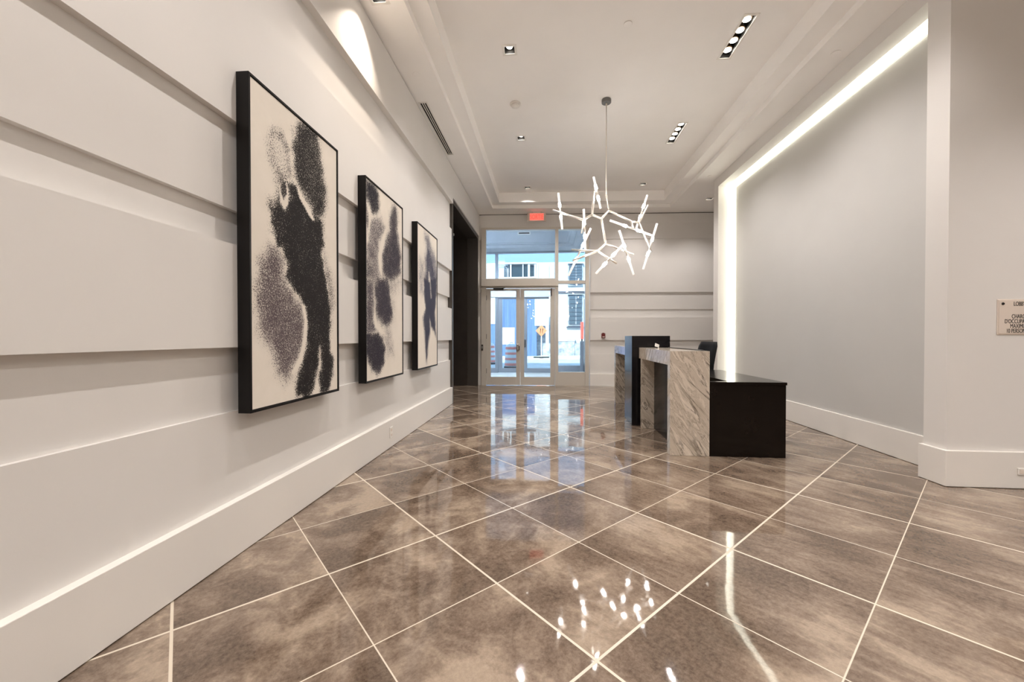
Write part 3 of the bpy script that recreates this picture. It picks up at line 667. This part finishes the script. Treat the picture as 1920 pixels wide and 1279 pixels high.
# ------------------------------------------------------------------ office chair
o = thing('office_chair', 'black office chair behind the reception desk, its backrest above the return', 'chair', (2.17, 6.30, 0), R(104))
def rounded(bm, x0, x1, y0, y1, z0, z1): return box(bm, x0, x1, y0, y1, z0, z1)
ch = o      # the seat faces local +y
part('seat', M['leather'], o, (-.25, .25, -.22, .27, .43, .52), bevel=.03, seg=4)
bm = BM()
prof = [(-.225, .50, .055), (-.245, .62, .075), (-.262, .78, .07), (-.290, .93, .062), (-.325, 1.06, .055), (-.345, 1.125, .045)]
rows = []
for yb, z, th in prof:
    w = .235 if z < 1.0 else (.225 if z < 1.1 else .19)
    if z < .55: w = .20
    row = []
    for sgn in (1, -1):
        for k in range(9):
            q = (k / 4 - 1) * sgn; row.append(bm.verts.new((q * w, yb + (th / 2 * math.sqrt(max(0, 1 - (abs(q)) ** 4)) * sgn) - .03 * (1 - q * q) * 1.0 + .02, z)))
    rows.append(row)
for a, b in zip(rows, rows[1:]):
    n = len(a)
    for i in range(n):
        f = bm.faces.new((a[i], a[(i + 1) % n], b[(i + 1) % n], b[i])); f.smooth = True
bm.faces.new(rows[0]); bm.faces.new(rows[-1][::-1]); bmesh.ops.remove_doubles(bm, verts=bm.verts, dist=.0005)
obj('backrest', bm, M['leather'], o)
bm = BM(); tube(bm, (0, -.10, .42), (0, -.28, .45), .02); tube(bm, (0, -.28, .45), (0, -.33, .80), .02, .014); obj('back_support', bm, M['plastic'], o)
for s in (-1, 1):
    bm = BM(); tube(bm, (s * .24, 0, .46), (s * .30, 0, .50), .014); tube(bm, (s * .30, 0, .50), (s * .30, -.02, .67), .016); box(bm, s * .30 - .035, s * .30 + .035, -.13, .14, .67, .70)
    obj('armrest', bm, M['plastic'], o, bevel=.004)
bm = BM(); tube(bm, (0, 0, .12), (0, 0, .43), .03, .022); obj('gas_column', bm, M['plastic'], o)
bm = BM(); tube(bm, (.02, -.31, .97), (.10, -.40, .955), .010, .014); obj('tilt_knob', bm, M['steel'], o)
for k in range(5):
    a = k * 2 * math.pi / 5 + .3; c, s = math.cos(a), math.sin(a)
    bm = BM(); tube(bm, (0, 0, .12), (.28 * c, .28 * s, .075), .026, .016); l_ = obj('leg', bm, M['plastic'], o)
    bm = BM(); tube(bm, (.28 * c - .02 * s, .28 * s + .02 * c, .030), (.28 * c + .02 * s, .28 * s - .02 * c, .030), .029); tube(bm, (.28 * c, .28 * s, .03), (.28 * c, .28 * s, .08), .008); obj('castor', bm, M['plastic'], l_)

# ------------------------------------------------------------------ vestibule
bm = BM(); box(bm, -4.36, 8, 9.83, 13.42, -.12, 0); struct('floor_vestibule', bm, M['concrete'])
bm = BM()
box(bm, -2.75, -2.65, 10.1, 13.2, 0, 4.66); struct('wall_vestibule_left', bm, M['vest'])
bm = BM(); box(bm, 1.42, 1.55, 10.25, 13.2, 0, 4.66); struct('wall_vestibule_right', bm, M['vest'])
bm = BM(); box(bm, -4.3, -1.75, 9.80, 10.1, 0, 4.66); struct('wall_vestibule_near', bm, M['vest'])
bm = BM()
holed(bm, -2.65, 1.42, 10.05, 12.40, 4.50, [(x - HD, x + HD, 10.45 - HD, 10.45 + HD) for x in (-1.9, -.42)]); box(bm, -2.65, .62, 12.40, 12.45, 4.14, 4.55); box(bm, -2.65, .85, 12.45, 12.62, 4.11, 4.14)
box(bm, -2.65, .85, 12.60, 12.66, 4.045, 4.14); box(bm, -2.65, 1.42, 12.62, 13.2, 4.03, 4.12)
box(bm, .62, .67, 10.15, 12.45, 4.14, 4.55); box(bm, .67, .85, 10.15, 12.45, 4.11, 4.14); box(bm, .82, .87, 10.15, 12.62, 4.045, 4.14); box(bm, .85, 1.42, 10.15, 12.66, 4.03, 4.12)
struct('ceiling_vestibule', bm, M['vest'])
o = thing('vestibule_vent', 'small dark slotted vent high in the vestibule, seen through the transom', 'vent', (-.72, 12.385, 4.42))
part('vent_frame', M['white'], o, (-.20, .20, -.012, .012, -.045, .045), bevel=.003); part('vent_slots', M['black'], o, (-.165, .165, -.016, -.012, -.018, .018))
for x, w_ in ((-1.9, 'left'), (-.42, 'right')):
    o = thing('downlight', w_ + ' square downlight in the vestibule ceiling beyond the glass doors', 'ceiling light', (x, 10.45, 4.50), 0, 'square recessed downlights')
    for q in [q for q in C.objects if q.parent == proto and q.type == 'MESH']: c = q.copy(); C.objects.link(c); c.parent = o
    spot(o, (0, 0, .02), E_VEST, 150, .5, .04, color=(.72, .84, 1))
GA = M['greyalu']
bm = BM()
for b in ((-2.65, -2.55, 13.2, 13.34, 0, 4.03), (-1.735, -1.64, 13.2, 13.34, 0, 4.0), (.24, .34, 13.2, 13.34, 0, 4.0), (1.30, 1.42, 13.2, 13.34, 0, 4.03),
          (-2.55, 1.30, 13.2, 13.34, 3.98, 4.03), (.34, 1.30, 13.2, 13.34, 0.0, .25), (-2.55, -1.735, 13.2, 13.34, 0, .16)): box(bm, *b)
struct('trim_4', bm, GA, bevel=.003)
bm = BM(); box(bm, -2.55, .34, 13.16, 13.36, 2.52, 2.77); struct('trim_5', bm, M['vestpale'], bevel=.003)
bm = BM(); box(bm, .34, 1.30, 13.18, 13.34, 2.62, 2.70); struct('trim_6', bm, GA, bevel=.003)
for k, (a, b, z0, z1) in enumerate(((-2.55, -1.735, .16, 2.52), (-2.55, -1.735, 2.77, 3.98), (-1.64, .24, 2.77, 3.98), (.34, 1.30, 2.70, 3.98), (.34, 1.30, .25, 2.62))):
    bm = BM(); box(bm, a, b, 13.26, 13.266, z0, z1); struct('window_%d' % (k + 4), bm, M['glass'])
for nm, x0, x1 in (('door_3', -1.63, -.805), ('door_4', -.795, .23)):
    s = .13
    bm = BM()
    for b in ((x0, x0 + s, 13.24, 13.29, .01, 2.51), (x1 - s, x1, 13.24, 13.29, .01, 2.51), (x0 + s, x1 - s, 13.24, 13.29, .01, .155), (x0 + s, x1 - s, 13.24, 13.29, 2.46, 2.51)): box(bm, *b)
    d = struct(nm, bm, GA, bevel=.003); part('glass_pane', M['glass'], d, (x0 + s, x1 - s, 13.262, 13.268, .155, 2.46))
    hx = x1 - .06 if nm == 'door_3' else x0 + .06
    part('pull_handle', M['alud'], d, (hx - .02, hx + .02, 13.18, 13.24, .85, 1.10), bevel=.005)
o = thing('call_station', 'red box on a grey post beside the right side of the vestibule', 'call station', (1.12, 13.02, 0))
part('post', GA, o, (-.06, .055, -.05, .05, 0, 1.06), bevel=.004); part('red_box', M['exit'], o, (-.045, .045, -.06, .05, 1.13, 1.68), bevel=.01); part('neck', M['alud'], o, (-.02, .02, -.02, .02, 1.05, 1.15))
bm = BM(); pts = [(0, 0), (.10, 0), (.10, 2.30), (.085, 2.36), (.05, 2.40), (0, 2.42)]
vs = [[bm.verts.new((x, y, z)) for x, z in pts] for y in (-.25, .0)]
bm.faces.new(vs[0]); bm.faces.new(vs[1][::-1])
for i in range(6): bm.faces.new((vs[0][i], vs[0][(i + 1) % 6], vs[1][(i + 1) % 6], vs[1][i]))
tag(obj('standing_panel', bm, M['plastic'], loc=(1.19, 13.10, 0)), 'tall narrow black panel standing at the right side of the vestibule', 'panel')

# ------------------------------------------------------------------ street
bm = BM(); box(bm, -25, 25, 13.42, 18.4, -.14, -.01); struct('sidewalk', bm, M['concrete'])
bm = BM(); box(bm, -25, 25, 18.4, 22.2, -.16, -.05); struct('street', bm, M['asphalt'])
bm = BM(); box(bm, -25, 25, 22.2, 26.2, -.14, -.01); struct('far_sidewalk', bm, M['concrete'])
def drum(lab, loc):
    o = thing('traffic_drum', lab, 'traffic drum', loc, 0, 'orange and white traffic drums')
    bm = BM(); lathe(bm, [(.30, 0), (.30, .05), (.27, .06)], seg=28); obj('rubber_base', bm, M['rubber'], o)
    bm = BM(); lathe(bm, [(.27, .06), (.262, .30), (.25, .55), (.232, .80), (.20, .90), (.10, .93)], seg=28); obj('body', bm, M['conew'], o)
    for z in (.08, .29, .50, .71):
        r = .274 - z * .052
        bm = BM(); lathe(bm, [(r, z + .01), (r + .004, z + .02), (r + .001, z + .105), (r - .006, z + .11)], seg=28); obj('orange_band', bm, M['coneo'], o)
    bm = BM(); tube(bm, (-.07, 0, .93), (-.05, 0, .985), .012); tube(bm, (.07, 0, .93), (.05, 0, .985), .012); tube(bm, (-.05, 0, .985), (.05, 0, .985), .012); obj('carry_handle', bm, M['conew'], o)
drum('orange and white traffic drum seen through the left glass door', (-1.39, 15.5, -.01))
drum('orange and white traffic drum farther left, partly cut by the door stile', (-2.56, 17.5, -.01))
o = thing('road_sign', 'orange diamond road sign with two black arrows on a white post', 'road sign', (-.335, 22.9, -.01))
bm = BM(); w = .335
a = [bm.verts.new(p) for p in ((0, -.01, 1.56 - w), (w, -.01, 1.56), (0, -.01, 1.56 + w), (-w, -.01, 1.56))]; b = [bm.verts.new((v.co.x, .01, v.co.z)) for v in a]
bm.faces.new(a); bm.faces.new(b[::-1])
for i in range(4): bm.faces.new((a[i], b[i], b[(i + 1) % 4], a[(i + 1) % 4]))
obj('sign_panel', bm, M['orange'], o, bevel=.01)
for x in (-.075, .05):
    bm = BM()
    tube(bm, (x + .03, -.02, 1.42), (x, -.02, 1.48), .012, seg=6); tube(bm, (x, -.02, 1.48), (x + .03, -.02, 1.58), .012, seg=6); tube(bm, (x + .03, -.02, 1.58), (x + .03, -.02, 1.66), .012, seg=6)
    tube(bm, (x + .03, -.02, 1.64), (x + .03, -.02, 1.71), .035, .002, seg=6); obj('arrow', bm, M['text'], o)
part('post', M['conew'], o, (-.03, .03, .012, .045, .05, 1.5)); part('base_foot', M['rubber'], o, (-.45, .45, -.10, .10, .0, .07), (-.10, .10, -.40, .40, .0, .06), bevel=.02)

# house fronts across the street
o = thing('office_building', 'white panelled building across the street with a band of dark windows', 'building', (-2.5, 26, -.01))
def opart(name, m, *bs, **k): return part(name, m, o, *[(a + 2.5, b + 2.5, c - 26, d - 26, e, f) for a, b, c, d, e, f in bs], **k)
opart('wall', M['stucco'], (-9, -.72, 26.35, 27.5, 0, 4.98), (-9, -3.3, 26.2, 27.5, 4.9, 6.09), (-3.3, -.72, 26.45, 27.5, 4.98, 6.12))
opart('cornice', M['stucco'], (-3.3, -.72, 26.2, 26.5, 6.02, 6.12), (-3.3, -.72, 26.2, 26.5, 5.07, 5.16), (-2.46, -2.36, 26.25, 26.46, 5.1, 6.1), (-1.63, -1.57, 26.25, 26.46, 5.1, 6.1), (-1.28, -1.14, 26.25, 26.46, 5.1, 6.1), (-.86, -.74, 26.25, 26.46, 5.1, 6.1))
for x0, x1, z0, z1 in ((-2.86, -2.66, 5.22, 5.92), (-2.36, -1.65, 5.16, 5.98), (-1.56, -1.29, 5.16, 5.98), (-1.13, -.87, 5.24, 5.92), (-2.56, -2.47, 5.2, 5.98)):
    wf = opart('window_frame', M['lead'], (x0 - .02, x1 + .02, 26.42, 26.46, z0 - .02, z1 + .02))
    part('pane', M['darkglass'], wf, (x0 + 2.5, x1 + 2.5, .40, .425, z0, z1))
opart('sill_dark_line', M['darkglass'], (-2.56, -.8, 26.25, 26.40, 4.99, 5.05))  # dark strip under the window band
o = thing('stone_building', 'pale limestone building across the street with tall leaded windows', 'building', (2, 26, -.01))
def opart(name, m, *bs, **k): return part(name, m, o, *[(a - 2, b - 2, c - 26, d - 26, e, f) for a, b, c, d, e, f in bs], **k)
opart('wall', M['limestone'], (-.72, 9, 26.2, 27.5, 0, 6.09))
opart('panel_joint', M['greystone'], (.115, .14, 26.17, 26.2, 4.2, 6.09), (-.60, -.57, 26.17, 26.2, 4.2, 6.0))
opart('plinth', M['greystone'], (.35, 1.75, 25.9, 26.2, 0, .92), (1.75, 9, 25.98, 26.2, 0, .80))
opart('plinth_cap', M['limestone'], (.35, 1.78, 25.86, 26.2, .92, .98), (1.25, 1.8, 25.9, 26.2, 1.0, 1.15))
opart('sill', M['lead'], (1.25, 2.35, 26.05, 26.2, 1.80, 1.88))
opart('stone_band', M['greystone'], (-.72, .68, 26.12, 26.2, 0, 1.97))
for z0, z1 in ((1.92, 4.05), (4.52, 6.05)):
    wf = opart('window_frame', M['greystone'], (1.33, 2.30, 26.10, 26.2, z0, z1))
    part('pane', M['winglass'], wf, (1.42 - 2, 1.80 - 2, .07, .10, z0 + .1, z1 - .15), (1.90 - 2, 2.22 - 2, .07, .10, z0 + .1, z1 - .15))
    bs = [(x - .009, x + .009, .05, .07, z0 + .1, z1 - .15) for x in (-.58, -.455, -.33, -.2, -.1, .06, .22)]
    n = 7; bs += [(-.58, .22, .05, .07, z0 + .1 + (z1 - z0 - .25) * k / n - .009, z0 + .1 + (z1 - z0 - .25) * k / n + .009) for k in range(n + 1)]
    part('lead_bars', M['lead'], wf, *bs)
    part('hood_mould', M['limestone'], wf, (-.70, .33, -.02, .1, z1 - .1, z1))
o = thing('construction_hoarding', 'blue corrugated metal hoarding with a white banner across the street', 'hoarding', (-2.2, 25, -.01))
bm = BM(); n = 46
for k in range(n):
    x = -2.6 + k * .09; box(bm, x, x + .045, -.02, .0, 0, 3.74); box(bm, x + .045, x + .09, .0, .02, 0, 3.74)
obj('corrugated_sheet', bm, M['hoard'], o)
part('banner', M['stucco'], o, (-.78, .16, -.05, -.03, .72, 1.80))
part('white_panel', M['stucco'], o, (1.42, 2.10, -.045, -.025, 1.90, 3.74)); part('white_panel', M['stucco'], o, (-2.0, -1.05, -.045, -.025, 2.02, 3.74))
part('pale_post', M['conew'], o, (2.10, 2.30, -.08, .04, .35, 3.74))
